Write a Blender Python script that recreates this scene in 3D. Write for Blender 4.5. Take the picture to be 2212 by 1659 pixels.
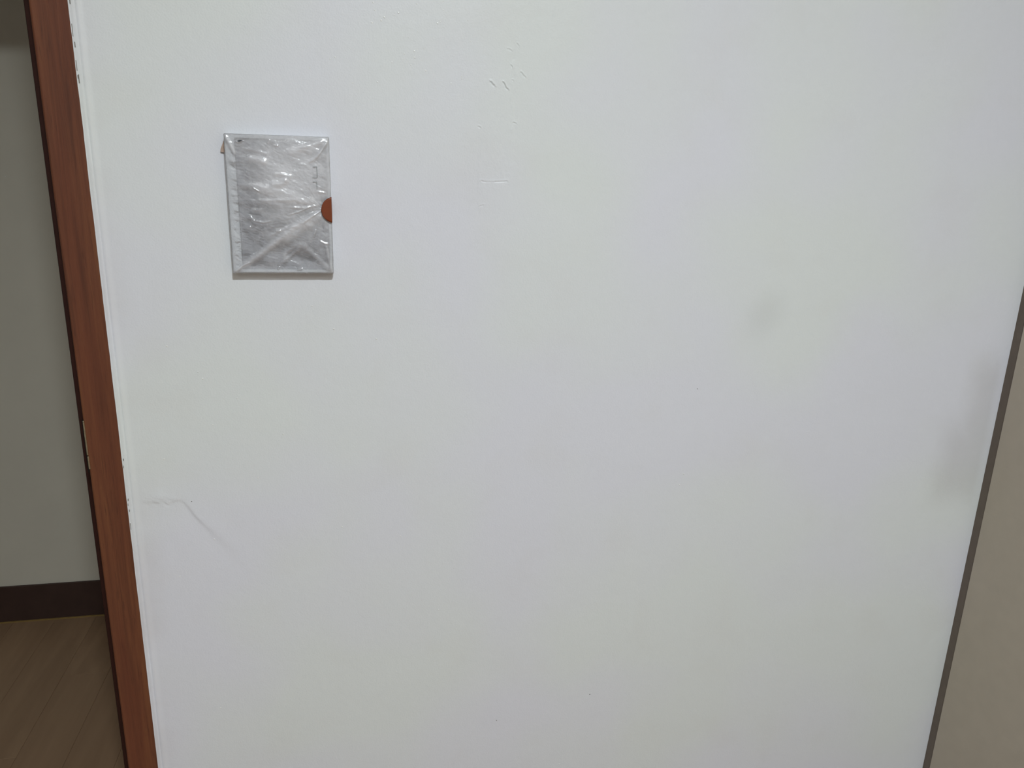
import bpy, bmesh, math, random
import numpy as np
from mathutils import Matrix, Vector

for o in list(bpy.data.objects):
    bpy.data.objects.remove(o)
scene = bpy.context.scene
COL = scene.collection
random.seed(7)
rng = np.random.default_rng(11)

# ------------------------------------------------------------------ camera
# World: X right along the white wall, Y into the wall (wall face at Y = 0), Z up, metres.
cam_d = bpy.data.cameras.new('camera')
cam_d.sensor_fit = 'HORIZONTAL'
cam_d.sensor_width = 36.0
cam_d.lens = 36.0 * 1662.0 / 2212.0
cam_d.clip_start = 0.02
cam = bpy.data.objects.new('camera', cam_d)
cx = Vector((0.981094, -0.191466, 0.028207))
cu = Vector((0.025591, 0.272812, 0.961727))
cb = Vector((-0.191833, -0.942823, 0.272554))
cam.matrix_world = Matrix(((cx.x, cu.x, cb.x, 0.0), (cx.y, cu.y, cb.y, -1.1), (cx.z, cu.z, cb.z, 1.4), (0, 0, 0, 1)))
COL.objects.link(cam)
scene.camera = cam

# ------------------------------------------------------------------ world, exposure
world = bpy.data.worlds.new('world')
scene.world = world
world.use_nodes = True
world.node_tree.nodes['Background'].inputs[0].default_value = (0.8, 0.85, 0.9, 1)
world.node_tree.nodes['Background'].inputs[1].default_value = 0.0
vs = scene.view_settings
vs.view_transform = 'Standard'
vs.look = 'None'
vs.gamma = 1.0
vs.use_curve_mapping = False
vs.exposure = -0.29

# lamp powers (watts); the lamps themselves are built further down
P_KEY, P_FAR_FILL, P_CORR_FILL = 60.0, 9.0, 0.9
CEIL = 2.60

# ------------------------------------------------------------------ helpers
def lin(r, g, b):
    def f(c):
        c /= 255.0
        return c / 12.92 if c <= 0.04045 else ((c + 0.055) / 1.055) ** 2.4
    return (f(r), f(g), f(b), 1.0)

class NT:
    """Small node-tree wrapper."""
    def __init__(self, name):
        self.m = bpy.data.materials.new(name)
        self.m.use_nodes = True
        self.t = self.m.node_tree
        self.t.nodes.clear()
        self.out = self.n('ShaderNodeOutputMaterial')
    def n(self, kind, **kw):
        nd = self.t.nodes.new(kind)
        for k, v in kw.items():
            setattr(nd, k, v)
        return nd
    def l(self, a, b):
        self.t.links.new(a, b)
    def principled(self, color=None, rough=0.5, spec=0.5, metal=0.0):
        p = self.n('ShaderNodeBsdfPrincipled')
        if color is not None:
            p.inputs['Base Color'].default_value = color
        p.inputs['Roughness'].default_value = rough
        p.inputs['Specular IOR Level'].default_value = spec
        p.inputs['Metallic'].default_value = metal
        self.l(p.outputs[0], self.out.inputs[0])
        return p
    def coords(self, scale=(1, 1, 1)):
        tc = self.n('ShaderNodeTexCoord')
        mp = self.n('ShaderNodeMapping')
        mp.inputs['Scale'].default_value = scale
        self.l(tc.outputs['Object'], mp.inputs[0])
        return mp.outputs[0]
    def noise(self, vec, scale, detail=4.0, rough=0.55, dist=0.0):
        nz = self.n('ShaderNodeTexNoise')
        nz.inputs['Scale'].default_value = scale
        nz.inputs['Detail'].default_value = detail
        nz.inputs['Roughness'].default_value = rough
        nz.inputs['Distortion'].default_value = dist
        self.l(vec, nz.inputs['Vector'])
        return nz.outputs['Fac']
    def ramp(self, fac, stops):
        r = self.n('ShaderNodeValToRGB')
        els = r.color_ramp.elements
        while len(els) < len(stops):
            els.new(0.5)
        for e, (p, c) in zip(els, stops):
            e.position = p
            e.color = c
        self.l(fac, r.inputs[0])
        return r.outputs[0]
    def math(self, op, a, b=None, c=None):
        nd = self.n('ShaderNodeMath', operation=op)
        for i, v in enumerate((a, b, c)):
            if v is None:
                continue
            if isinstance(v, (int, float)):
                nd.inputs[i].default_value = v
            else:
                self.l(v, nd.inputs[i])
        return nd.outputs[0]
    def mapr(self, v, a, b, c, d):
        nd = self.n('ShaderNodeMapRange', interpolation_type='SMOOTHSTEP')
        self.l(v, nd.inputs[0])
        for i, x in enumerate((a, b, c, d)):
            nd.inputs[i + 1].default_value = x
        return nd.outputs[0]
    def mix(self, fac, a, b):
        nd = self.n('ShaderNodeMix', data_type='RGBA')
        for sock, v in ((nd.inputs[0], fac), (nd.inputs[6], a), (nd.inputs[7], b)):
            if isinstance(v, (int, float, tuple)):
                sock.default_value = v
            else:
                self.l(v, sock)
        return nd.outputs[2]
    def bump(self, h, strength, dist, p):
        b = self.n('ShaderNodeBump')
        b.inputs['Strength'].default_value = strength
        b.inputs['Distance'].default_value = dist
        self.l(h, b.inputs['Height'])
        self.l(b.outputs[0], p.inputs['Normal'])
        return b

def mesh_from(name, verts, faces, mat, smooth=False):
    me = bpy.data.meshes.new(name)
    me.from_pydata([tuple(map(float, v)) for v in verts], [], [tuple(map(int, f)) for f in faces])
    if mat:
        me.materials.append(mat)
    if smooth:
        me.polygons.foreach_set('use_smooth', [True] * len(me.polygons))
    me.update()
    return me

def link(name, me, parent=None):
    o = bpy.data.objects.new(name, me)
    COL.objects.link(o)
    if parent:
        o.parent = parent
    return o

def fix_normals(me):
    bm = bmesh.new()
    bm.from_mesh(me)
    bmesh.ops.recalc_face_normals(bm, faces=bm.faces)
    bm.to_mesh(me)
    bm.free()

def box_me(name, lo, hi, mat, bevel=0.0, seg=2):
    bm = bmesh.new()
    bmesh.ops.create_cube(bm, size=1.0)
    for v in bm.verts:
        v.co = Vector([(lo[i] + hi[i]) / 2 + v.co[i] * (hi[i] - lo[i]) for i in range(3)])
    if bevel > 0:
        bmesh.ops.bevel(bm, geom=bm.edges[:], offset=bevel, segments=seg, profile=0.6, affect='EDGES')
    me = bpy.data.meshes.new(name)
    bm.to_mesh(me)
    bm.free()
    me.materials.append(mat)
    return me

def box(name, lo, hi, mat, parent=None, bevel=0.0, seg=2):
    return link(name, box_me(name, lo, hi, mat, bevel, seg), parent)

def grid_me(name, P, mat, smooth=True):
    """P: (nz, nx, 3) array of points -> quad grid (faces towards -Y when x, z rise)."""
    nz, nx, _ = P.shape
    me = bpy.data.meshes.new(name)
    idx = np.arange(nz * nx).reshape(nz, nx)
    q = np.stack([idx[:-1, :-1], idx[:-1, 1:], idx[1:, 1:], idx[1:, :-1]], -1).reshape(-1, 4)
    me.vertices.add(nz * nx)
    me.vertices.foreach_set('co', P.reshape(-1).astype(np.float32))
    me.loops.add(q.size)
    me.loops.foreach_set('vertex_index', q.reshape(-1).astype(np.int32))
    me.polygons.add(len(q))
    me.polygons.foreach_set('loop_start', (np.arange(len(q)) * 4).astype(np.int32))
    me.polygons.foreach_set('loop_total', np.full(len(q), 4, np.int32))
    if smooth:
        me.polygons.foreach_set('use_smooth', np.ones(len(q), bool))
    me.update(calc_edges=True)
    me.validate()
    me.materials.append(mat)
    return me

def lathe_me(name, prof, mat, seg=40):
    vs_, fs = [], []
    for r, z in prof:
        for i in range(seg):
            a = 2 * math.pi * i / seg
            vs_.append((r * math.cos(a), r * math.sin(a), z))
    for k in range(len(prof) - 1):
        for i in range(seg):
            j = (i + 1) % seg
            fs.append((k * seg + i, k * seg + j, (k + 1) * seg + j, (k + 1) * seg + i))
    me = mesh_from(name, vs_, fs, mat, True)
    fix_normals(me)
    return me

def tag(o, label=None, cat=None, group=None, kind=None):
    for k, v in (('label', label), ('category', cat), ('group', group), ('kind', kind)):
        if v:
            o[k] = v
    return o

def empty(name, loc=(0, 0, 0)):
    o = bpy.data.objects.new(name, None)
    o.empty_display_size = 0.05
    o.location = loc
    COL.objects.link(o)
    return o

def structure(o, label):
    return tag(o, label, None, None, 'structure')

def vnoise(x, z, scale, seed, octaves=3):
    """Value noise on arrays (bicubic-smooth lattice), about -1..1."""
    out = np.zeros(np.broadcast(x, z).shape)
    amp, tot = 1.0, 0.0
    for o in range(octaves):
        r = np.random.default_rng(seed + 17 * o)
        T = r.uniform(-1, 1, (256, 256))
        a = x * scale * 2 ** o + 31.7 * (o + 1)
        b = z * scale * 2 ** o + 57.3 * (o + 1)
        i, j = np.floor(a).astype(int), np.floor(b).astype(int)
        u, v = a - i, b - j
        u = u * u * (3 - 2 * u)
        v = v * v * (3 - 2 * v)
        i0, i1, j0, j1 = i % 256, (i + 1) % 256, j % 256, (j + 1) % 256
        out = out + amp * ((T[i0, j0] * (1 - u) + T[i1, j0] * u) * (1 - v) + (T[i0, j1] * (1 - u) + T[i1, j1] * u) * v)
        tot += amp
        amp *= 0.5
    return out / tot

def poly_dist(x, z, pts):
    """Distance to a polyline, signed side and arc parameter 0..1 for arrays x, z."""
    best = np.full(x.shape, 1e9)
    side = np.zeros(x.shape)
    par = np.zeros(x.shape)
    seg = [math.dist(pts[k], pts[k + 1]) for k in range(len(pts) - 1)]
    tot, acc = sum(seg), 0.0
    for k in range(len(pts) - 1):
        (ax, az), (bx, bz) = pts[k], pts[k + 1]
        dx, dz = bx - ax, bz - az
        t = np.clip(((x - ax) * dx + (z - az) * dz) / (dx * dx + dz * dz), 0, 1)
        d = np.hypot(x - ax - t * dx, z - az - t * dz)
        m = d < best
        best = np.where(m, d, best)
        side = np.where(m, np.sign(dx * (z - az) - dz * (x - ax)), side)
        par = np.where(m, (acc + t * seg[k]) / tot, par)
        acc += seg[k]
    return best, side, par

def gauss(d, w):
    return np.exp(-0.5 * (d / w) ** 2)

# ------------------------------------------------------------------ materials
def mat_wall():
    T = NT('white_wall_paint')
    v = T.coords()
    tint = T.ramp(T.noise(v, 2.6, 2.0, 0.5), [(0.40, lin(225, 229, 228)), (0.60, lin(225, 226, 233))])
    c = T.mix(T.mapr(T.noise(v, 9.0, 2.0), 0.5, 0.75, 0.0, 0.12), tint, lin(214, 212, 206))
    sep = T.n('ShaderNodeSeparateXYZ')
    tc = T.n('ShaderNodeTexCoord')
    T.l(tc.outputs['Object'], sep.inputs[0])
    X, Z = sep.outputs[0], sep.outputs[2]
    wob = T.math('MULTIPLY', T.math('SUBTRACT', T.noise(v, 11.0, 3.0), 0.5), 0.05)
    # soft grey mark, slightly slanted oval
    dx = T.math('SUBTRACT', X, 0.6275)
    dz = T.math('SUBTRACT', Z, 1.186)
    ex = T.math('ADD', T.math('MULTIPLY', dx, 0.80), T.math('MULTIPLY', dz, -0.60))
    ez = T.math('ADD', T.math('MULTIPLY', dx, 0.60), T.math('MULTIPLY', dz, 0.80))
    d = T.math('SQRT', T.math('ADD', T.math('POWER', T.math('DIVIDE', ex, 0.026), 2.0), T.math('POWER', T.math('DIVIDE', ez, 0.034), 2.0)))
    f1 = T.mapr(T.math('ADD', d, T.math('MULTIPLY', wob, 14.0)), 0.0, 1.9, 0.125, 0.0)
    c = T.mix(f1, c, lin(150, 148, 146))
    # faint darker warm-grey patch beside the corner joint, stepped outline
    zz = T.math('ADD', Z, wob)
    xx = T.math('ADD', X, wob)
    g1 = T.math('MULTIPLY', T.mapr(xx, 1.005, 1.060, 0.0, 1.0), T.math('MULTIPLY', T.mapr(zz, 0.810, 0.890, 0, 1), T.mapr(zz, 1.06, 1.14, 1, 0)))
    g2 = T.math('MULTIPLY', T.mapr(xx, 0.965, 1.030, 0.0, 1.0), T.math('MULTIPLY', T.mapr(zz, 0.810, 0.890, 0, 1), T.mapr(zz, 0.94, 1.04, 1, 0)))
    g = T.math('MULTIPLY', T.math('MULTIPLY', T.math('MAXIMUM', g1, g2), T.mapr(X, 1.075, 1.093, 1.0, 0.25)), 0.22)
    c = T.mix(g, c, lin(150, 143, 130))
    # faint handling dirt by the door frame
    e = T.math('MULTIPLY', T.math('MULTIPLY', T.mapr(xx, -0.330, -0.285, 1.0, 0.0), T.mapr(T.noise(v, 5.0, 4.0), 0.4, 0.7, 0.0, 1.0)), 0.22)
    c = T.mix(e, c, lin(186, 178, 168))
    p = T.principled(None, 0.42, 0.35)
    T.l(c, p.inputs['Base Color'])
    h = T.math('ADD', T.noise(v, 420.0, 1.0, 0.5), T.math('MULTIPLY', T.noise(v, 90.0, 1.5), 1.4))
    T.bump(h, 0.16, 0.0012, p)
    return T.m

def mat_plain(name, col, rough=0.5, spec=0.4, metal=0.0, nscale=60.0, amt=0.10, bump=0.1):
    T = NT(name)
    v = T.coords()
    dark = tuple(c * (1 - amt * 1.6) for c in col[:3]) + (1,)
    c = T.ramp(T.noise(v, nscale, 4.0), [(0.3, dark), (0.75, col)])
    p = T.principled(None, rough, spec, metal)
    T.l(c, p.inputs['Base Color'])
    if bump:
        T.bump(T.noise(v, nscale * 4, 3.0), bump, 0.0006, p)
    return T.m

def mat_wood():
    T = NT('reddish_brown_wood')
    v = T.coords((110, 110, 4.0))
    v2 = T.coords((330, 330, 20.0))
    v3 = T.coords((20, 20, 2.2))
    a = T.noise(v, 1.0, 5.0, 0.6, 0.6)
    b = T.noise(v2, 1.0, 4.0, 0.6)
    c = T.ramp(a, [(0.28, lin(84, 50, 36)), (0.52, lin(107, 64, 44)), (0.75, lin(121, 77, 50))])
    c = T.mix(T.mapr(b, 0.54, 0.74, 0.0, 0.65), c, lin(70, 42, 33))
    c = T.mix(T.mapr(T.noise(v3, 1.0, 3.0), 0.42, 0.68, 0.0, 0.45), c, lin(107, 59, 42))
    p = T.principled(None, 0.42, 0.35)
    T.l(c, p.inputs['Base Color'])
    T.bump(b, 0.25, 0.0005, p)
    return T.m

def mat_floor():
    T = NT('brown_vinyl_plank')
    v = T.coords((26, 2.2, 26))
    oi = T.n('ShaderNodeObjectInfo')
    vv = T.n('ShaderNodeVectorMath', operation='ADD')
    T.l(v, vv.inputs[0])
    T.l(T.math('MULTIPLY', oi.outputs['Random'], 40.0), vv.inputs[1])
    a = T.noise(vv.outputs[0], 1.0, 5.0, 0.6, 0.5)
    c = T.ramp(a, [(0.25, lin(136, 109, 84)), (0.6, lin(150, 122, 95)), (0.85, lin(160, 131, 102))])
    c = T.mix(T.math('MULTIPLY', oi.outputs['Random'], 0.4), c, lin(134, 106, 82))
    p = T.principled(None, 0.45, 0.35)
    T.l(c, p.inputs['Base Color'])
    T.bump(a, 0.15, 0.0006, p)
    return T.m

def mat_film():
    T = NT('clear_plastic_film')
    v = T.coords()
    tr = T.n('ShaderNodeBsdfTransparent')
    tr.inputs[0].default_value = (0.97, 0.97, 0.98, 1)
    df = T.n('ShaderNodeBsdfDiffuse')
    df.inputs[0].default_value = lin(244, 244, 249)
    tl = T.n('ShaderNodeBsdfTranslucent')
    tl.inputs[0].default_value = lin(244, 244, 249)
    m0 = T.n('ShaderNodeMixShader')
    m0.inputs[0].default_value = 0.2
    T.l(df.outputs[0], m0.inputs[1])
    T.l(tl.outputs[0], m0.inputs[2])
    at = T.n('ShaderNodeAttribute', attribute_name='haze')
    milk = T.math('ADD', at.outputs['Fac'], T.mapr(T.noise(v, 70.0, 4.0, 0.6, 0.8), 0.35, 0.7, -0.05, 0.07))
    milk = T.math('MINIMUM', T.math('MAXIMUM', milk, 0.05), 0.85)
    m1 = T.n('ShaderNodeMixShader')
    T.l(milk, m1.inputs[0])
    T.l(tr.outputs[0], m1.inputs[1])
    T.l(m0.outputs[0], m1.inputs[2])
    gl = T.n('ShaderNodeBsdfGlossy')
    gl.inputs['Color'].default_value = (1, 1, 1, 1)
    gl.inputs['Roughness'].default_value = 0.21
    fr = T.n('ShaderNodeFresnel')
    fr.inputs[0].default_value = 1.55
    b = T.n('ShaderNodeBump')
    b.inputs['Strength'].default_value = 0.12
    b.inputs['Distance'].default_value = 0.0012
    T.l(T.noise(v, 240.0, 3.0, 0.6, 1.0), b.inputs['Height'])
    T.l(b.outputs[0], gl.inputs['Normal'])
    m2 = T.n('ShaderNodeMixShader')
    T.l(T.math('MULTIPLY', fr.outputs[0], 2.0), m2.inputs[0])
    T.l(m1.outputs[0], m2.inputs[1])
    T.l(gl.outputs[0], m2.inputs[2])
    T.l(m2.outputs[0], T.out.inputs[0])
    return T.m

def mat_emit(name, col, strength):
    T = NT(name)
    e = T.n('ShaderNodeEmission')
    e.inputs[0].default_value = col
    e.inputs[1].default_value = strength
    T.l(e.outputs[0], T.out.inputs[0])
    return T.m

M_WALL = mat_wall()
M_PAINT = mat_plain('plain_white_paint', lin(222, 223, 221), 0.5, 0.3, amt=0.03, nscale=8)
M_GREY = mat_plain('light_grey_paint', lin(184, 183, 182), 0.5, 0.3, amt=0.03, nscale=8)
M_CORR = mat_plain('corridor_paint', lin(214, 209, 194), 0.5, 0.3, amt=0.03, nscale=6)
M_CEIL = mat_plain('ceiling_paint', lin(232, 232, 230), 0.8, 0.2, amt=0.03, nscale=10)
M_CAULK = mat_plain('white_caulk', lin(230, 229, 224), 0.4, 0.4, amt=0.05, nscale=90, bump=0.2)
M_WOOD = mat_wood()
M_FLOOR = mat_floor()
M_BASE = mat_plain('dark_brown_baseboard', lin(72, 54, 48), 0.5, 0.3, amt=0.12, nscale=20)
M_SEAL = mat_plain('ochre_sealant', lin(146, 120, 72), 0.5, 0.3, amt=0.12, nscale=60)
M_GASKET = mat_plain('dark_brown_gasket', lin(52, 26, 20), 0.6, 0.2, amt=0.15, nscale=60)
M_BEIGE = mat_plain('beige_laminate', lin(186, 176, 160), 0.5, 0.3, amt=0.04, nscale=30, bump=0.05)
M_JOINT = mat_plain('brown_joint_profile', lin(112, 101, 90), 0.5, 0.3, amt=0.08, nscale=60)
M_BRASS = mat_plain('worn_steel_strike', lin(190, 178, 150), 0.35, 0.5, 0.8, nscale=120, amt=0.2)
M_BLACK = mat_plain('dark_slot', lin(24, 19, 16), 0.7, 0.2, amt=0.1)
M_TRAY = mat_plain('white_card', lin(214, 216, 217), 0.6, 0.3, amt=0.04, nscale=40)
M_TRAYIN = mat_plain('grey_card', lin(166, 166, 170), 0.7, 0.2, amt=0.08, nscale=40)
M_FILM = mat_film()
M_STICK = mat_plain('glossy_brown_sticker', lin(126, 60, 30), 0.28, 0.5, amt=0.06, nscale=200, bump=0.15)
M_GAP = mat_plain('grimy_caulk_crack', lin(150, 146, 138), 0.6, 0.3, amt=0.2)
M_TAPE = mat_plain('tan_tape', lin(206, 182, 166), 0.6, 0.3, amt=0.15, nscale=150)
M_INK = mat_plain('grey_ink', lin(158, 165, 168), 0.6, 0.2, amt=0.1)
M_TEAR_SHADE = mat_plain('tear_shade_grey', lin(104, 104, 108), 0.7, 0.2, amt=0.25, nscale=300)
M_METAL = mat_plain('lamp_white_metal', lin(225, 225, 225), 0.4, 0.4, amt=0.02)
M_LAMP = mat_emit('lamp_diffuser', (1.0, 0.985, 0.95, 1), 18.0)

# ------------------------------------------------------------------ the white wall (relief as geometry)
XL, XR = -0.332, 1.0955          # door frame edge, corner joint
def spans(parts):
    out = []
    for a, b, s in parts:
        n = max(1, int(round((b - a) / s)))
        out += list(np.linspace(a, b, n, endpoint=False))
    out.append(parts[-1][1])
    return np.array(out)

gx = spans([(XL, -0.325, 0.001), (-0.325, -0.150, 0.0008), (-0.150, 0.158, 0.004), (0.158, 0.236, 0.0006), (0.236, 1.16, 0.005)])
gz = spans([(0.0, 0.30, 0.03), (0.30, 0.77, 0.006), (0.77, 0.935, 0.0008), (0.935, 1.335, 0.004), (1.335, 1.57, 0.0006), (1.57, 1.75, 0.006), (1.75, CEIL, 0.03)])
GX, GZ = np.meshgrid(gx, gz)
H = 0.00055 * vnoise(GX, GZ, 4.5, 3, 2) + 0.00016 * vnoise(GX, GZ, 22, 9, 2)
# paint and filler heaped into a soft ridge beside the frame
H += (0.0022 + 0.0006 * vnoise(GX * 0 + 3, GZ, 9, 83, 3)) * gauss(GX + 0.3245 + 0.0006 * vnoise(GX * 0 + 8, GZ, 6, 87, 3), 0.0026)
# buckled paint crease running down from the frame
crease = [(-0.3188, 0.9181), (-0.3075, 0.9196), (-0.2971, 0.9168), (-0.2894, 0.9192), (-0.2817, 0.9144), (-0.272, 0.9174), (-0.2636, 0.9191), (-0.2576, 0.9151), (-0.2514, 0.9052), (-0.2448, 0.8929), (-0.2337, 0.8781), (-0.2207, 0.8614), (-0.1978, 0.833), (-0.1611, 0.7794)]
sel = (GX < -0.13) & (GZ > 0.74) & (GZ < 0.97)
d, s, p = poly_dist(GX[sel], GZ[sel], crease)
w = 0.0018 + 0.010 * np.clip((p - 0.42) / 0.5, 0, 1)
fade = np.clip(p / 0.06, 0, 1) * np.clip((1.0 - p) / 0.45, 0, 1)
H[sel] += fade * ((0.0003 + 0.00027 * np.clip((p - 0.25) / 0.1, 0, 1)) * np.tanh(s * d / w) * gauss(d, 0.013)) 
H[sel] += 0.0007 * gauss(np.hypot((GX[sel] + 0.290) / 1.4, (GZ[sel] - 0.926)), 0.0055)
H[sel] += 0.0005 * vnoise(GX[sel] + 0.8 * GZ[sel], GZ[sel], 150, 23, 2) * gauss(np.hypot((GX[sel] + 0.288) / 3.2, GZ[sel] - 0.917), 0.005)
# old filled patch: slightly proud, rough, with a hairline crack and torn chips
sel = (GX > 0.15) & (GX < 0.245) & (GZ > 1.33) & (GZ < 1.575)
sx, sz = GX[sel], GZ[sel]
ex = 0.0025 * vnoise(sx, sz, 60, 41, 2)
inside = (1 / (1 + np.exp(-(sx + ex - 0.1685) / 0.0009))) * (1 / (1 + np.exp((sx + ex - 0.2145) / 0.0009))) * (1 / (1 + np.exp(-(sz + ex - 1.347) / 0.004))) * (1 / (1 + np.exp((sz + ex - 1.535) / 0.02)))
rough_mask = inside * np.clip(vnoise(sx, sz, 26, 55, 2) * 1.4 + 0.35, 0, 1)
hh = 0.00010 * inside + 0.00016 * rough_mask * vnoise(sx, sz, 210, 61, 3)
edge = gauss(sx + ex - 0.2135, 0.004) * np.clip((sz - 1.39) / 0.02, 0, 1) * np.clip((1.565 - sz) / 0.02, 0, 1)
hh += 0.00020 * edge * vnoise(sx, sz * 0.6, 240, 71, 2)
edge = gauss(sx + ex - 0.167, 0.003) * np.clip((1.45 - sz) / 0.02, 0, 1)
hh += 0.00016 * edge * vnoise(sx, sz * 0.6, 240, 77, 2)
d, s, p = poly_dist(sx, sz, [(0.1717, 1.3786), (0.1757, 1.3774), (0.1823, 1.3776), (0.1915, 1.3778), (0.208, 1.3788)])
hh += -0.00045 * gauss(d, 0.00065) * (0.35 + 0.65 * (np.abs(p - 0.35) > 0.16)) + 0.00022 * gauss(d - 0.0016, 0.0012) * (sz > 1.378)
for pl, a, wd in [([(0.1822, 1.5082), (0.1850, 1.5050), (0.1868, 1.5040)], 0.0012, 0.0011), ([(0.1995, 1.5085), (0.2015, 1.5055), (0.2030, 1.5020), (0.2055, 1.5005)], 0.0013, 0.0009),
                  ([(0.2240, 1.5222), (0.2270, 1.5188), (0.2295, 1.5172)], 0.0006, 0.0009), ([(0.2098, 1.5305), (0.2110, 1.5286)], 0.0006, 0.0008),
                  ([(0.2055, 1.5510), (0.2090, 1.5495)], 0.0004, 0.0009), ([(0.2175, 1.5580), (0.2190, 1.5562)], 0.0004, 0.0008), ([(0.2155, 1.4575), (0.2180, 1.4566)], 0.0005, 0.0008),
                  ([(0.1665, 1.4505), (0.1688, 1.4492)], 0.0005, 0.0008), ([(0.1700, 1.3440), (0.1745, 1.3455)], 0.0003, 0.0008), ([(0.2125, 1.5122), (0.2130, 1.5117)], 0.0007, 0.0006)]:
    d, s, p = poly_dist(sx, sz, pl)
    hh += a * (-gauss(d, wd * 0.7) + 0.55 * gauss(np.hypot(d - wd * 1.8, 0), wd) * (s > 0))
H[sel] += 1.0 * hh
front = np.stack([GX, -H, GZ], -1)
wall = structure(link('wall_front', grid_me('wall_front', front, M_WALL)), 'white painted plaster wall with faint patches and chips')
# body of the wall behind the painted face, and the parts around the doorway
WT = 0.12
box('wall_core', (XL, 0.0025, 0.0), (1.16, WT, CEIL), M_PAINT, wall)
box('wall_over_door', (-1.30, 0.0, 2.06), (XL - 0.0005, WT, CEIL), M_PAINT, wall)
box('wall_past_door', (-2.6, 0.0, 0.0), (-1.2305, WT, CEIL), M_PAINT, wall)

# paint nibs: little hardened drops and grit standing on the wall
def nib_me(name, r, hgt, mat, seed, ax=1.0):
    rr = random.Random(seed)
    vs_, fs = [(0, -hgt, 0)], []
    seg, rings = 10, 4
    for k in range(1, rings + 1):
        a = math.pi / 2 * k / rings
        for i in range(seg):
            t = 2 * math.pi * i / seg
            q = r * math.sin(a) * (1 + 0.18 * math.sin(3 * t + seed) + rr.uniform(-.06, .06))
            vs_.append((q * math.cos(t) * ax, -hgt * math.cos(a) + (0.0006 if k == rings else 0), q * math.sin(t)))
    for i in range(seg):
        fs.append((0, 1 + (i + 1) % seg, 1 + i))
    for k in range(rings - 1):
        for i in range(seg):
            j = (i + 1) % seg
            fs.append((1 + k * seg + i, 1 + k * seg + j, 1 + (k + 1) * seg + j, 1 + (k + 1) * seg + i))
    me = mesh_from(name, vs_, fs, mat, True)
    fix_normals(me)
    return me
M_NIB = mat_plain('white_paint_drop', lin(232, 232, 230), 0.35, 0.4, amt=0.02)
M_GRIT = mat_plain('grey_grit', lin(120, 118, 112), 0.6, 0.3, amt=0.2)
nib_meshes = [nib_me('paint_nib', 0.0011, 0.0009, M_NIB, 1), nib_me('paint_nib', 0.0009, 0.0007, M_NIB, 2, 1.5), nib_me('paint_nib', 0.0007, 0.0005, M_NIB, 3, 2.2), nib_me('paint_grit', 0.0008, 0.0006, M_GRIT, 4)]
nibs = [(-0.2607, 1.1487, 0), (-0.2235, 1.1117, 1), (-0.2181, 1.1015, 0), (0.0226, 1.155, 0), (-0.2206, 0.8538, 0), (0.5168, 0.92, 0), (0.5108, 0.9014, 0), (0.5262, 1.0659, 3), (0.3796, 0.5106, 3), (0.2139, 0.478, 3), (-0.1531, 0.9488, 2), (-0.2473, 0.9167, 3), (-0.1137, 1.0149, 1), (-0.0348, 0.8617, 1), (-0.2793, 0.9839, 2), (-0.2739, 0.7966, 2), (-0.21, 1.0335, 2), (0.0439, 0.5958, 2), (0.1129, 0.7042, 1), (-0.0653, 1.2034, 2), (-0.0367, 1.17, 1), (-0.1741, 1.0717, 2), (0.0534, 0.8399, 2), (0.3307, 0.3701, 2), (-0.2331, 0.5596, 2)]
def wall_h(x, z):
    return float(H[np.argmin(abs(gz - z)), np.argmin(abs(gx - x))])
for k, (x, z, t) in enumerate(nibs):
    o = link(nib_meshes[t].name.split('.')[0], nib_meshes[t], wall)
    o.location = (x, -wall_h(x, z), z)
    o.rotation_euler = (0, random.uniform(-0.9, 0.9), 0)
M_GLINT = mat_plain('glossy_paint_fleck', lin(236, 237, 236), 0.18, 1.0, amt=0.02, bump=0)
glint_me = nib_me('paint_fleck', 0.0013, 0.0004, M_GLINT, 8, 1.3)
# fine spray of tiny glints where the roller spat paint, high on the wall
for k in range(46):
    x, z = 0.07 + random.gauss(0, 0.075), 1.575 + random.uniform(-0.085, 0.055)
    if x > 0.155:
        continue
    o = link('paint_fleck', glint_me, wall)
    o.location = (x, -wall_h(x, z) + 0.00005, z)
    sc = random.uniform(0.5, 1.0)
    o.scale = (sc, sc, sc)
    o.rotation_euler = (0, random.uniform(-1.5, 1.5), 0)

# ------------------------------------------------------------------ door frame on the left
door = structure(empty('door_1', (-0.8, 0.05, 0.0)), 'open doorway with a reddish brown wooden frame')
def dchild(o):
    o.parent = door
    o.matrix_parent_inverse = Matrix.Translation((0.8, -0.05, 0.0))
    return o
JF, JB = -0.006, 0.126           # front and back of the frame
def extrude_profile(name, prof, z0, z1, mat, nz=1, jitter=None):
    """prof: (x, y) loop; extruded along Z."""
    zs = np.linspace(z0, z1, nz + 1)
    n = len(prof)
    vs_, fs = [], []
    for k, z in enumerate(zs):
        for i, (x, y) in enumerate(prof):
            dx, dy = jitter(i, z) if jitter else (0, 0)
            vs_.append((x + dx, y + dy, z))
    for k in range(nz):
        for i in range(n):
            j = (i + 1) % n
            fs.append((k * n + i, k * n + j, (k + 1) * n + j, (k + 1) * n + i))
    fs.append(tuple(range(n))[::-1])
    fs.append(tuple(nz * n + i for i in range(n)))
    me = mesh_from(name, vs_, fs, mat)
    fix_normals(me)
    return me
def jamb_profile(xi, xo, sgn):
    """Rounded front inner corner; xi = opening side, xo = wall side."""
    r = 0.0035
    pr = [(xo, JF + 0.0006), (xo - sgn * -0.0006, JF)]
    pr = [(xo, JB), (xo, JF + 0.0008), (xo - sgn * 0.0008, JF)]
    for k in range(7):
        a = math.pi / 2 * k / 6
        pr.append((xi + sgn * (r - r * math.sin(a)), JF + r - r * math.cos(a)))
    pr.append((xi, JB))
    return pr
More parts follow.
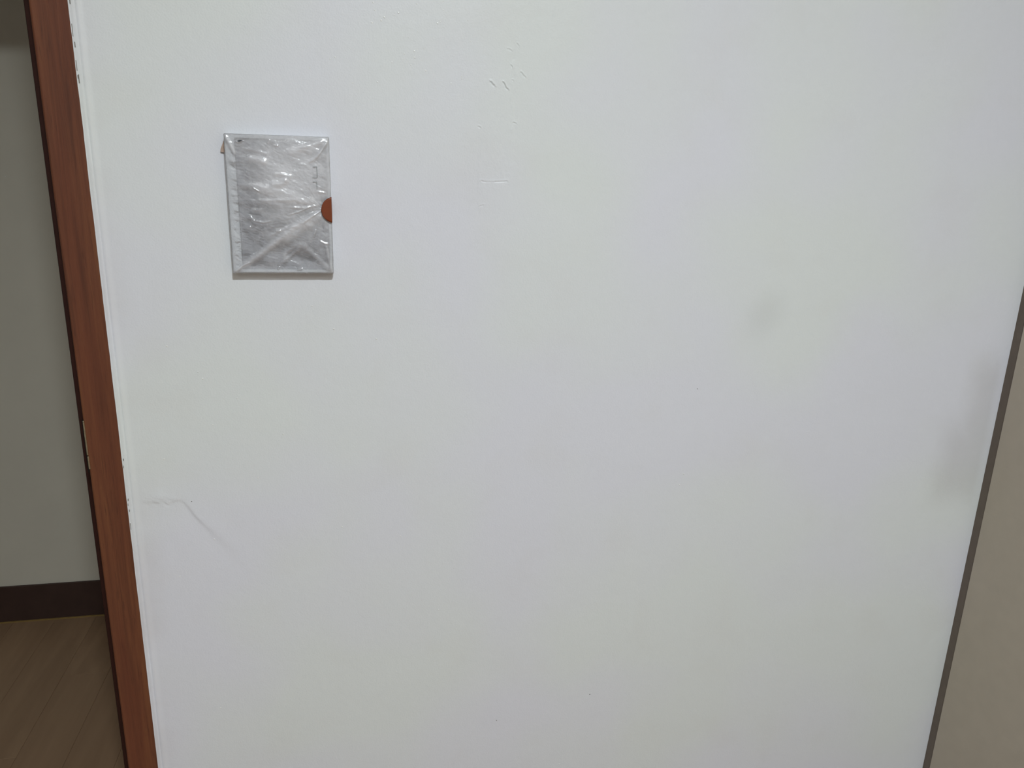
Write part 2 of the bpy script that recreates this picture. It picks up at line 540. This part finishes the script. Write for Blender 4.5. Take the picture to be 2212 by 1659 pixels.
jr = dchild(link('door_jamb', extrude_profile('door_jamb', jamb_profile(-0.3768, -0.3322, 1), 0.0, 2.06, M_WOOD)))
jl = dchild(link('door_jamb', extrude_profile('door_jamb', jamb_profile(-1.1862, -1.2305, -1), 0.0, 2.06, M_WOOD)))
hd = dchild(box('door_head', (-1.2305, JF, 2.02), (-0.3322, JB, 2.06), M_WOOD, None, 0.002))
# dark rubber gasket on the stop, seen as a thin dark line along the opening
gprof = [(-0.3768, 0.040), (-0.3975, 0.042), (-0.3995, 0.046), (-0.3990, 0.054), (-0.3960, 0.058), (-0.3768, 0.060)]
tag(dchild(link('door_gasket', extrude_profile('door_gasket', gprof, 0.0, 2.02, M_GASKET))), 'dark brown rubber strip along the frame')
dchild(box('door_stop', (-0.3960, 0.060, 0.0), (-0.3766, JB, 2.02), M_WOOD, None, 0.001))
dchild(box('door_stop', (-1.1864, 0.060, 0.0), (-1.1670, JB, 2.02), M_WOOD, None, 0.001))
# strike plate: thin folded lip on the front corner over a dark slot
sp = empty('strike_plate', (0, 0, 0))
dchild(sp)
tag(sp, 'thin worn metal strike lip on the frame edge')
sp_m = box_me('strike_lip', (-0.3768, -0.0066, 0.9965), (-0.3749, 0.012, 1.0450), M_BRASS, 0.0004)
link('strike_lip', sp_m, sp)
link('strike_lip', box_me('strike_lip', (-0.3766, -0.0066, 0.9760), (-0.3746, 0.012, 0.9950), M_BRASS, 0.0004), sp)
link('strike_slot', box_me('strike_slot', (-0.3788, -0.0040, 0.9700), (-0.3769, 0.020, 1.0470), M_BLACK, 0.0004), sp)
link('strike_screw', nib_me('strike_screw', 0.0011, 0.0012, M_BRASS, 5), sp).location = (-0.3757, -0.0066, 1.0462)
# ragged white caulk between frame and wall
def caulk_jit(i, z):
    a = vnoise(np.array([i * 3.1]), np.array([z]), 34, 5, 3)[0]
    b = vnoise(np.array([i * 1.7 + 9]), np.array([z]), 11, 6, 3)[0]
    rough = 1.0 if z > 1.38 else 0.5
    return (0.0005 * rough * a if i in (1, 2) else 0.0006 * b if i in (4, 5) else 0, 0.0002 * a)
cprof = [(-0.3324, 0.002), (-0.3329, -0.0060), (-0.3323, -0.0063), (-0.3312, -0.0046), (-0.3298, -0.0026), (-0.3284, -0.0016), (-0.3270, -0.0010), (-0.3262, 0.0015)]
cme = extrude_profile('caulk_bead', cprof, 0.0, 2.06, M_WALL, 900, caulk_jit)
cme.polygons.foreach_set('use_smooth', [True] * len(cme.polygons))
cb_ = dchild(link('caulk_bead', cme))
tag(cb_, 'ragged white caulk along the wooden frame')
for k, (z, hgt) in enumerate([(1.572, 0.010), (1.536, 0.014), (1.524, 0.006), (1.497, 0.012), (1.483, 0.010), (1.488, 0.004), (0.986, 0.003), (0.975, 0.004), (0.925, 0.003), (0.917, 0.004), (0.908, 0.003), (0.880, 0.010)]):
    link('caulk_gap', box_me('caulk_gap', (-0.3312 - 0.0008 * (k % 2), -0.0062, z), (-0.3307 - 0.0008 * (k % 2), -0.0020, z + hgt), M_GAP, 0.0001), door).matrix_parent_inverse = Matrix.Translation((0.8, -0.05, 0.0))

# ------------------------------------------------------------------ right-hand panel and corner joint
structure(box('wall_right', (XR, -3.6, 0.0), (XR + 0.06, -0.0175, CEIL), M_BEIGE, None, 0.0012), 'flat beige panel standing at right angles to the white wall')
structure(box('trim_1', (XR + 0.0012, -0.0190, 0.0), (XR + 0.05, -0.0002, CEIL), M_JOINT), 'dark brown joint strip between white wall and beige panel')

# ------------------------------------------------------------------ corridor behind the doorway
structure(box('wall_back', (-3.2, 1.24, 0.0), (1.6, 1.34, CEIL), M_CORR), 'dim off-white corridor wall seen through the doorway')
cwall = bpy.data.objects['wall_back']
for x, z in ((-0.962, 1.66), (-0.916, 1.335)):
    o = link('paint_nib', nib_meshes[0], cwall)
    o.location = (x, 1.2398, z)
structure(box('wall_corridor_left', (-3.26, WT, 0.0), (-3.2, 1.24, CEIL), M_CORR), 'end wall of the corridor')
structure(box('wall_corridor_right', (1.6, WT, 0.0), (1.66, 1.24, CEIL), M_CORR), 'other end wall of the corridor')
structure(box('wall_corridor_near', (1.16, 0.0, 0.0), (1.6, WT, CEIL), M_CORR), 'near side wall of the corridor')
structure(box('wall_corridor_near_left', (-3.2, 0.0, 0.0), (-2.6, WT, CEIL), M_CORR), 'near side wall of the corridor beyond the door')
bb = structure(box('baseboard_back', (-3.2, 1.232, 0.003), (1.6, 1.24, 0.124), M_BASE, None, 0.0015), 'dark brown baseboard along the corridor wall')
link('sealant_line', extrude_profile('sealant_line', [(0, 0), (0, 4.8), (0.004, 4.8), (0.004, 0)], 0, 0.004, M_SEAL), bb)
sl = bb.children[0]
sl.rotation_euler = (0, 0, -math.pi / 2)
sl.location = (-3.2, 1.2322, 0.003)
structure(box('baseboard_front', (XL + 0.012, -0.008, 0.003), (XR - 0.001, -0.0015, 0.10), M_BASE, None, 0.0015), 'dark brown baseboard at the foot of the white wall')
floor = structure(box('floor', (-3.3, -4.0, -0.10), (1.7, 1.34, -0.0002), M_FLOOR), 'brown wood-look plank floor')
PW, PL = 0.118, 0.92
plank_me = bpy.data.meshes.new('plank')
bm = bmesh.new()
bmesh.ops.create_cube(bm, size=1.0)
for v in bm.verts:
    v.co = Vector((v.co.x * (PW - 0.0003), v.co.y * (PL - 0.0003), v.co.z * 0.003 + 0.0015))
bmesh.ops.bevel(bm, geom=[e for e in bm.edges if all(v.co.z > 0.002 for v in e.verts)], offset=0.0007, segments=1, affect='EDGES')
bm.to_mesh(plank_me)
bm.free()
plank_me.materials.append(M_FLOOR)
nx_ = 0
x = -1.72
while x < 0.4:
    off = random.choice((0.0, 0.31, 0.62)) - 0.92
    y = 1.232 - PL / 2 + off
    while y > -0.9:
        y0, y1 = y - PL / 2, min(y + PL / 2, 1.2315)
        inside_wall = (y1 > 0 and y0 < WT) and not (-1.186 < x - PW / 2 and x + PW / 2 < -0.377)
        if inside_wall and y0 < WT - 0.02:
            y0 = WT + 0.001 if y1 > WT + 0.1 else None
        if y0 is not None and y0 > -0.5 and y1 > 0.02:
            o = link('plank', plank_me, floor)
            o.location = (x, (y0 + y1) / 2, 0.0)
            o.scale = (1, (y1 - y0) / PL, 1)
        y -= PL
    y = 1.232 - PL / 2 + off + PL
    y0 = y - PL / 2
    if y0 < 1.2:
        o = link('plank', plank_me, floor)
        o.location = (x, (y0 + 1.2315) / 2, 0.0)
        o.scale = (1, (1.2315 - y0) / PL, 1)
    x += PW
structure(box('ceiling', (-3.3, -4.0, CEIL), (1.7, 1.34, CEIL + 0.1), M_CEIL), 'white ceiling')
structure(box('wall_left', (-2.66, -3.6, 0.0), (-2.6, 0.0, CEIL), M_GREY), 'light grey wall on the left of the room')
structure(box('wall_rear', (-2.66, -3.7, 0.0), (XR + 0.06, -3.6, CEIL), M_GREY), 'light grey wall behind the camera')

# ------------------------------------------------------------------ ceiling lamps
def ceiling_light(loc, power, radius, label, temp=(0.875, 0.955, 1.0), group=None):
    t = tag(empty('ceiling_light', loc), label, 'ceiling light', group)
    ring = [(radius * 1.02, -0.0005), (radius * 1.22, -0.0005), (radius * 1.20, -0.016), (radius * 1.06, -0.022), (radius * 1.0, -0.018), (radius * 1.02, -0.0005)]
    link('lamp_ring', lathe_me('lamp_ring', ring, M_METAL), t)
    link('diffuser', lathe_me('diffuser', [(0.0005, -0.014), (radius * 0.6, -0.0138), (radius * 1.0, -0.012), (radius * 1.0, -0.004), (0.0005, -0.003)], M_LAMP), t)
    ld = bpy.data.lights.new('lamp_glow', 'AREA')
    ld.shape = 'DISK'
    ld.size = radius * 1.9
    ld.energy = power
    ld.color = temp
    lo = bpy.data.objects.new('lamp_glow', ld)
    COL.objects.link(lo)
    lo.parent = t
    lo.location = (0, 0, -0.024)
    return t
ceiling_light((0.28, -1.88, CEIL), P_KEY, 0.10, 'round white ceiling lamp nearest the white wall')
ceiling_light((-0.9, -2.9, CEIL), P_FAR_FILL * 0.5, 0.16, 'unseen fill lamp added at the rear left of the room')  # both rear lamps are added fill, evening out the wall brightness
ceiling_light((0.35, -3.05, CEIL), P_FAR_FILL * 0.5, 0.16, 'unseen fill lamp added at the rear right of the room')
if P_CORR_FILL:
    ceiling_light((-2.6, 0.70, CEIL), P_CORR_FILL, 0.06, 'unseen fill lamp added at the far end of the corridor', (1.0, 0.9, 0.75))  # added fill lamp, lifts the dim upper corridor wall

# ------------------------------------------------------------------ flat box wrapped in clear film
BX0, BX1, BZ0, BZ1, BT = -0.1640, -0.0345, 1.2524, 1.4288, 0.0175
BW, BH = BX1 - BX0, BZ1 - BZ0
wrapped = tag(empty('wrapped_box', (BX0, 0.0, BZ0)), 'flat white box wrapped in wrinkled clear plastic, mounted on the white wall', 'box')
def tray():
    """Shallow white tray: outer walls, flat rim, recessed grey floor. Local x, z in 0..BW, 0..BH; y negative to the room."""
    rl, rr, rt, rb = 0.0115, 0.0035, 0.004, 0.004
    o = [(0, 0), (BW, 0), (BW, BH), (0, BH)]
    i = [(rl, rb), (BW - rr, rb), (BW - rr, BH - rt), (rl, BH - rt)]
    yf, yb, yr = -BT + 0.0012, 0.0, -BT + 0.0070
    vs_ = [(x, yb, z) for x, z in o] + [(x, yf, z) for x, z in o] + [(x, yf, z) for x, z in i] + [(x, yr, z) for x, z in i]
    fs = [(3, 2, 1, 0)]
    for a, b in ((0, 4), (4, 8), (8, 12)):
        for k in range(4):
            j = (k + 1) % 4
            fs.append((a + k, a + j, b + j, b + k))
    me = mesh_from('tray', vs_, fs, M_TRAY)
    bm = bmesh.new()
    bm.from_mesh(me)
    bmesh.ops.bevel(bm, geom=[e for e in bm.edges], offset=0.0009, segments=2, affect='EDGES', profile=0.6)
    bmesh.ops.recalc_face_normals(bm, faces=bm.faces)
    bm.to_mesh(me)
    bm.free()
    return me
link('tray', tray(), wrapped)
box('tray_floor', (0.0118, -BT + 0.0060, 0.0043), (BW - 0.0038, -BT + 0.0068, BH - 0.0043), M_TRAYIN, wrapped)

# wrinkled film: height field over the front, wrapped down the sides to the wall
strokes = [([(118.0, 84.4), (108.0, 77.5), (92.0, 66.5)], 0.9, 1.1), ([(118.0, 84.4), (100.5, 71.9), (80.9, 60.0), (59.4, 43.3), (33.5, 23.7), (8.7, 5.6)], 1.6, 2.8), ([(115.6, 75.3), (87.4, 55.8), (61.9, 39.1)], 1.0, 3.2), ([(117.7, 90.7), (94.5, 85.8), (77.0, 86.5)], 0.8, 1.2), ([(116.5, 94.2), (89.7, 95.6), (63.2, 101.9), (31.6, 110.2)], 1.1, 3.2), ([(102.7, 87.9), (91.6, 82.3), (75.8, 76.7)], 0.7, 0.8), ([(76.5, 122.8), (65.4, 115.8), (52.0, 115.8)], 1.6, 2.6), ([(83.3, 125.6), (67.5, 128.4), (56.8, 128.4)], 0.7, 2.0), ([(52.4, 142.3), (38.1, 146.5), (25.0, 149.3)], 1.2, 2.8), ([(30.9, 110.9), (39.3, 105.8)], 0.7, 0.6), ([(25.0, 75.3), (29.9, 68.4), (41.9, 66.3), (52.2, 68.1)], 0.9, 0.9), ([(128.1, 171.6), (114.0, 152.1), (103.0, 143.7)], 1.3, 1.3), ([(128.1, 171.6), (93.3, 160.5), (78.3, 153.5)], 0.8, 3.0), ([(128.1, 171.6), (118.2, 156.3), (113.9, 150.7)], 0.7, 0.7), ([(127.8, 2.8), (104.8, 25.1), (91.8, 37.7)], 0.7, 1.8), ([(127.8, 2.8), (123.9, 23.7), (120.6, 40.5)], 0.8, 1.4), ([(1.4, 0.7), (13.2, 9.8), (23.1, 14.0)], 0.9, 1.0), ([(0.6, 175.8), (6.3, 164.6), (11.9, 150.7)], 1.1, 1.5), ([(62.1, 11.2), (69.4, 27.9), (80.8, 36.3), (100.0, 37.7)], 0.6, 2.4), ([(112.6, 43.3), (120.6, 39.1), (125.4, 39.1)], 0.9, 1.0), ([(13.1, 114.4), (39.8, 113.0), (66.2, 106.7), (95.3, 100.5)], 0.7, 2.6), ([(35.8, 94.2), (62.8, 95.6), (84.3, 96.3)], 0.6, 1.8), ([(25.5, 82.3), (43.0, 82.3)], 0.6, 1.6), ([(56.2, 55.8), (63.6, 55.8)], 0.7, 1.0), ([(106.1, 50.2), (109.3, 58.6)], 0.8, 0.8), ([(113.1, 107.4), (124.4, 105.8)], 0.8, 1.0), ([(55.6, 171.6), (52.6, 166.0)], 0.7, 0.7), ([(60.5, 164.6), (66.4, 163.9)], 0.6, 0.7), ([(59.9, 8.4), (56.8, 4.2)], 0.6, 0.8), ([(81.7, 4.9), (90.0, 4.9)], 0.6, 0.9), ([(24.0, 61.4), (25.1, 58.6)], 0.6, 0.8), ([(46.1, 47.4), (68.6, 58.6), (87.9, 64.2)], 0.7, 1.6), ([(65.8, 15.3), (86.1, 33.5)], 0.6, 1.4), ([(20.5, 160.5), (47.9, 154.2), (54.6, 154.9)], 0.6, 1.6), ([(74.6, 157.7), (104.1, 166.0), (126.9, 173.0)], 0.7, 2.2)]
fxm = np.linspace(0, 129.5, 300)
fzm = np.linspace(0, 176.4, 400)
FX, FZ = np.meshgrid(fxm, fzm)
edge_d = np.minimum(np.minimum(FX, 129.5 - FX), np.minimum(FZ, 176.4 - FZ))
hold = np.clip(edge_d / 9.0, 0, 1)
hold = hold * hold * (3 - 2 * hold)
F = 2.2 * hold * gauss(np.hypot((FX - 72) / 40, (FZ - 118) / 38), 1.0) - 1.6 * hold * gauss(np.hypot((FX - 26) / 16, (FZ - 80) / 60), 1.0) - 1.4 * hold * gauss(np.hypot((FX - 86) / 22, (FZ - 20) / 14), 1.0)
DX, DZ = 120.0, 84.0               # the film is gathered towards the round sticker
rad = np.hypot(FX - DX, FZ - DZ)
ang = np.arctan2(FZ - DZ, -(FX - DX))
F += 0.9 * hold * gauss(rad, 38) * vnoise(ang * 1.0 + 10, rad / 160, 3.2, 101, 3)
F += -1.6 * gauss(rad, 15)
warp = 6 * vnoise(FX, FZ, 0.03, 131, 2)
F += 0.95 * hold * vnoise(FX * 0.45 + warp * 0.2, FZ + warp + 0.25 * FX, 0.085, 111, 4)
F += 0.26 * hold * vnoise(FX * 0.6 + warp, FZ * 0.9 - warp, 0.30, 121, 3)
HZ = 0.33 + 0.48 * gauss(np.hypot((FX - 86) / 46, (FZ - 128) / 44), 1.0) - 0.16 * gauss(np.hypot((FX - 24) / 13, (FZ - 80) / 60), 1.0) - 0.10 * gauss(np.hypot((FX - 86) / 20, (FZ - 20) / 12), 1.0)
HZ += 0.10 * vnoise(FX * 0.5 + 0.1 * FZ, FZ + 0.3 * FX, 0.09, 151, 4)
for pl, a, wd in strokes:
    d, s, p = poly_dist(FX, FZ, pl)
    taper = np.clip(np.minimum(p, 1 - p) / 0.18 + 0.15, 0, 1)
    F += a * taper * gauss(d, wd) * np.clip(edge_d / 1.5 + 0.15, 0, 1)
    HZ += 0.16 * a * taper * gauss(d, wd * 1.1)
# small torn hole near the top left corner of the film
hole = np.hypot((FX - 18.5) / 3.0, (FZ - 168.8 - 0.25 * (FX - 18.5)) / 1.25)
F += 0.9 * gauss(hole - 1.25, 0.35) * (FZ < 168.9) 
F = np.maximum(F, np.where((FX < 13.5) | (edge_d < 5), -0.7, -4.0))
ragged = 0.35 * vnoise(FX, FZ, 0.12, 141, 3) * (1 - np.clip(edge_d / 3.0, 0, 1))
P = np.stack([FX / 1000, -(BT + F / 1000), FZ / 1000], -1)
P[..., 0] += ragged / 1000 * (np.minimum(FX, 129.5 - FX) < 3)
P[..., 2] += ragged / 1000 * (np.minimum(FZ, 176.4 - FZ) < 3)
# two rounded rings outward and one down to the wall on every side
def ring_pad(P):
    for out_, back in ((0.0007, 0.0006), (0.0004, 0.0014), (0.0001, 0.0052), (-0.0012, 0.0050)):
        nz, nx, _ = P.shape
        Q = np.zeros((nz + 2, nx + 2, 3))
        Q[1:-1, 1:-1] = P
        Q[0, 1:-1] = P[0] + np.array([0, back, -out_])
        Q[-1, 1:-1] = P[-1] + np.array([0, back, out_])
        Q[1:-1, 0] = P[:, 0] + np.array([-out_, back, 0])
        Q[1:-1, -1] = P[:, -1] + np.array([out_, back, 0])
        for (a, b, sx_, sz_) in ((0, 0, -1, -1), (0, -1, 1, -1), (-1, 0, -1, 1), (-1, -1, 1, 1)):
            Q[a, b] = P[a, b] + np.array([sx_ * out_ * 0.6, back, sz_ * out_ * 0.6])
        P = Q
    return P
P = ring_pad(P)
P[..., 1] = np.minimum(P[..., 1], -0.0004)
HZ = np.pad(HZ, 4, mode='edge')
fme = grid_me('plastic_film', P, M_FILM)
fme.attributes.new('haze', 'FLOAT', 'POINT').data.foreach_set('value', HZ.reshape(-1).astype(np.float32))
bm = bmesh.new()
bm.from_mesh(fme)
dead = [f for f in bm.faces if ((lambda c: ((c.x * 1000 - 18.5) / 3.0) ** 2 + ((c.z * 1000 - 168.8 - 0.25 * (c.x * 1000 - 18.5)) / 1.25) ** 2 < 1.0)(f.calc_center_median()))]
bmesh.ops.delete(bm, geom=dead, context='FACES')
bm.to_mesh(fme)
bm.free()
film = tag(link('plastic_film', fme, wrapped), 'wrinkled translucent plastic film gathered at a sticker')

# brown round sticker folded over the right-hand edge
def sticker():
    R, n = 0.0168, 28
    cx_, cz_ = 0.1340, 1.3365 - BZ0
    vs_, fs = [], []
    cols = []
    for k in range(n + 1):
        u = -1 + 2 * k / n               # across, -1 left .. 1 right (folds past the edge)
        hh_ = R * math.sqrt(max(0.0, 1 - u * u))
        hh_ = max(hh_, 0.0016)
        xf = cx_ + u * R
        fold = BW + 0.0014
        rr_ = 0.0016
        if xf <= fold - rr_:
            px, py, dome = xf, -BT - 0.0032, 0.0006 * (1 - u * u)
        else:
            s_ = xf - (fold - rr_)
            arc = rr_ * math.pi / 2
            if s_ < arc:
                a = s_ / rr_
                px, py = fold - rr_ + rr_ * math.sin(a), -BT - 0.0032 + rr_ * (1 - math.cos(a))
            else:
                px, py = fold, -BT - 0.0032 + rr_ + (s_ - arc)
            dome = 0.0
        cols.append((px, min(py, -0.0006), hh_))
    m = 14
    for (px, py, hh_) in cols:
        for q in range(m + 1):
            w_ = -1 + 2 * q / m
            vs_.append((px, py, cz_ + w_ * hh_))
    for k in range(n):
        for q in range(m):
            a = k * (m + 1) + q
            fs.append((a, a + m + 1, a + m + 2, a + 1))
    return mesh_from('round_sticker', vs_, fs, M_STICK, True)
sme = sticker()
so = tag(link('round_sticker', sme, wrapped), 'glossy brown round sticker folded over the right edge')
sm = so.modifiers.new('thick', 'SOLIDIFY')
sm.thickness = 0.0009
sm.offset = -1
# tan tape tab showing from behind at the upper left
tv = [(0.004, -0.0090, 0.1720), (0.004, -0.0060, 0.1530), (-0.0082, -0.0030, 0.1545), (-0.0076, -0.0030, 0.1585), (-0.0030, -0.0060, 0.1680)]
tv2 = [(a, b + 0.0006, c) for a, b, c in tv]
tm = mesh_from('tape_tab', tv + tv2, [(0, 1, 2, 3, 4), (9, 8, 7, 6, 5)] + [(k, (k + 1) % 5, 5 + (k + 1) % 5, 5 + k) for k in range(5)], M_TAPE)
fix_normals(tm)
tag(link('tape_tab', tm, wrapped), 'tan tape corner behind the box')
# solid dark plug under the torn film, painting the shade inside the hole
tear = [(18.5 + 2.7 * math.cos(a) - 0.3 * math.cos(2 * a), 168.9 + 1.0 * math.sin(a) + 0.25 * 2.7 * math.cos(a)) for a in [2 * math.pi * k / 20 for k in range(20)]]
tv = [(a / 1000, -BT + 0.0001, b / 1000) for a, b in tear] + [(a / 1000, -BT + 0.0030, b / 1000) for a, b in tear]
tm = mesh_from('tear_shade', tv, [tuple(range(20)), tuple(range(39, 19, -1))] + [(k, (k + 1) % 20, 20 + (k + 1) % 20, 20 + k) for k in range(20)], M_TEAR_SHADE)
fix_normals(tm)
tag(link('tear_shade', tm, wrapped), 'dark plug painted as shade in the torn hole near the top left corner')
# faint rectangular print on the card showing at the right
def strip(pts, wd, y, name, mat):
    vs_, fs = [], []
    for (ax, az), (bx, bz) in zip(pts[:-1], pts[1:]):
        L = math.dist((ax, az), (bx, bz))
        nx__, nz__ = -(bz - az) / L * wd / 2, (bx - ax) / L * wd / 2
        b0 = len(vs_)
        for yy in (y, y + 0.0003):
            vs_ += [(ax + nx__, yy, az + nz__), (bx + nx__, yy, bz + nz__), (bx - nx__, yy, bz - nz__), (ax - nx__, yy, az - nz__)]
        fs += [tuple(b0 + i for i in f) for f in ((0, 1, 2, 3), (7, 6, 5, 4), (0, 4, 5, 1), (1, 5, 6, 2), (2, 6, 7, 3), (3, 7, 4, 0))]
    me = mesh_from(name, vs_, fs, mat)
    fix_normals(me)
    return me
for pts in ([(0.1085, 0.1395), (0.1135, 0.1395), (0.1140, 0.1265)], [(0.1075, 0.1262), (0.1135, 0.1262)], [(0.1078, 0.1205), (0.1128, 0.1205), (0.1130, 0.1120)]):
    link('printed_mark', strip(pts, 0.0006, -BT - 0.0036, 'printed_mark', M_INK), wrapped)
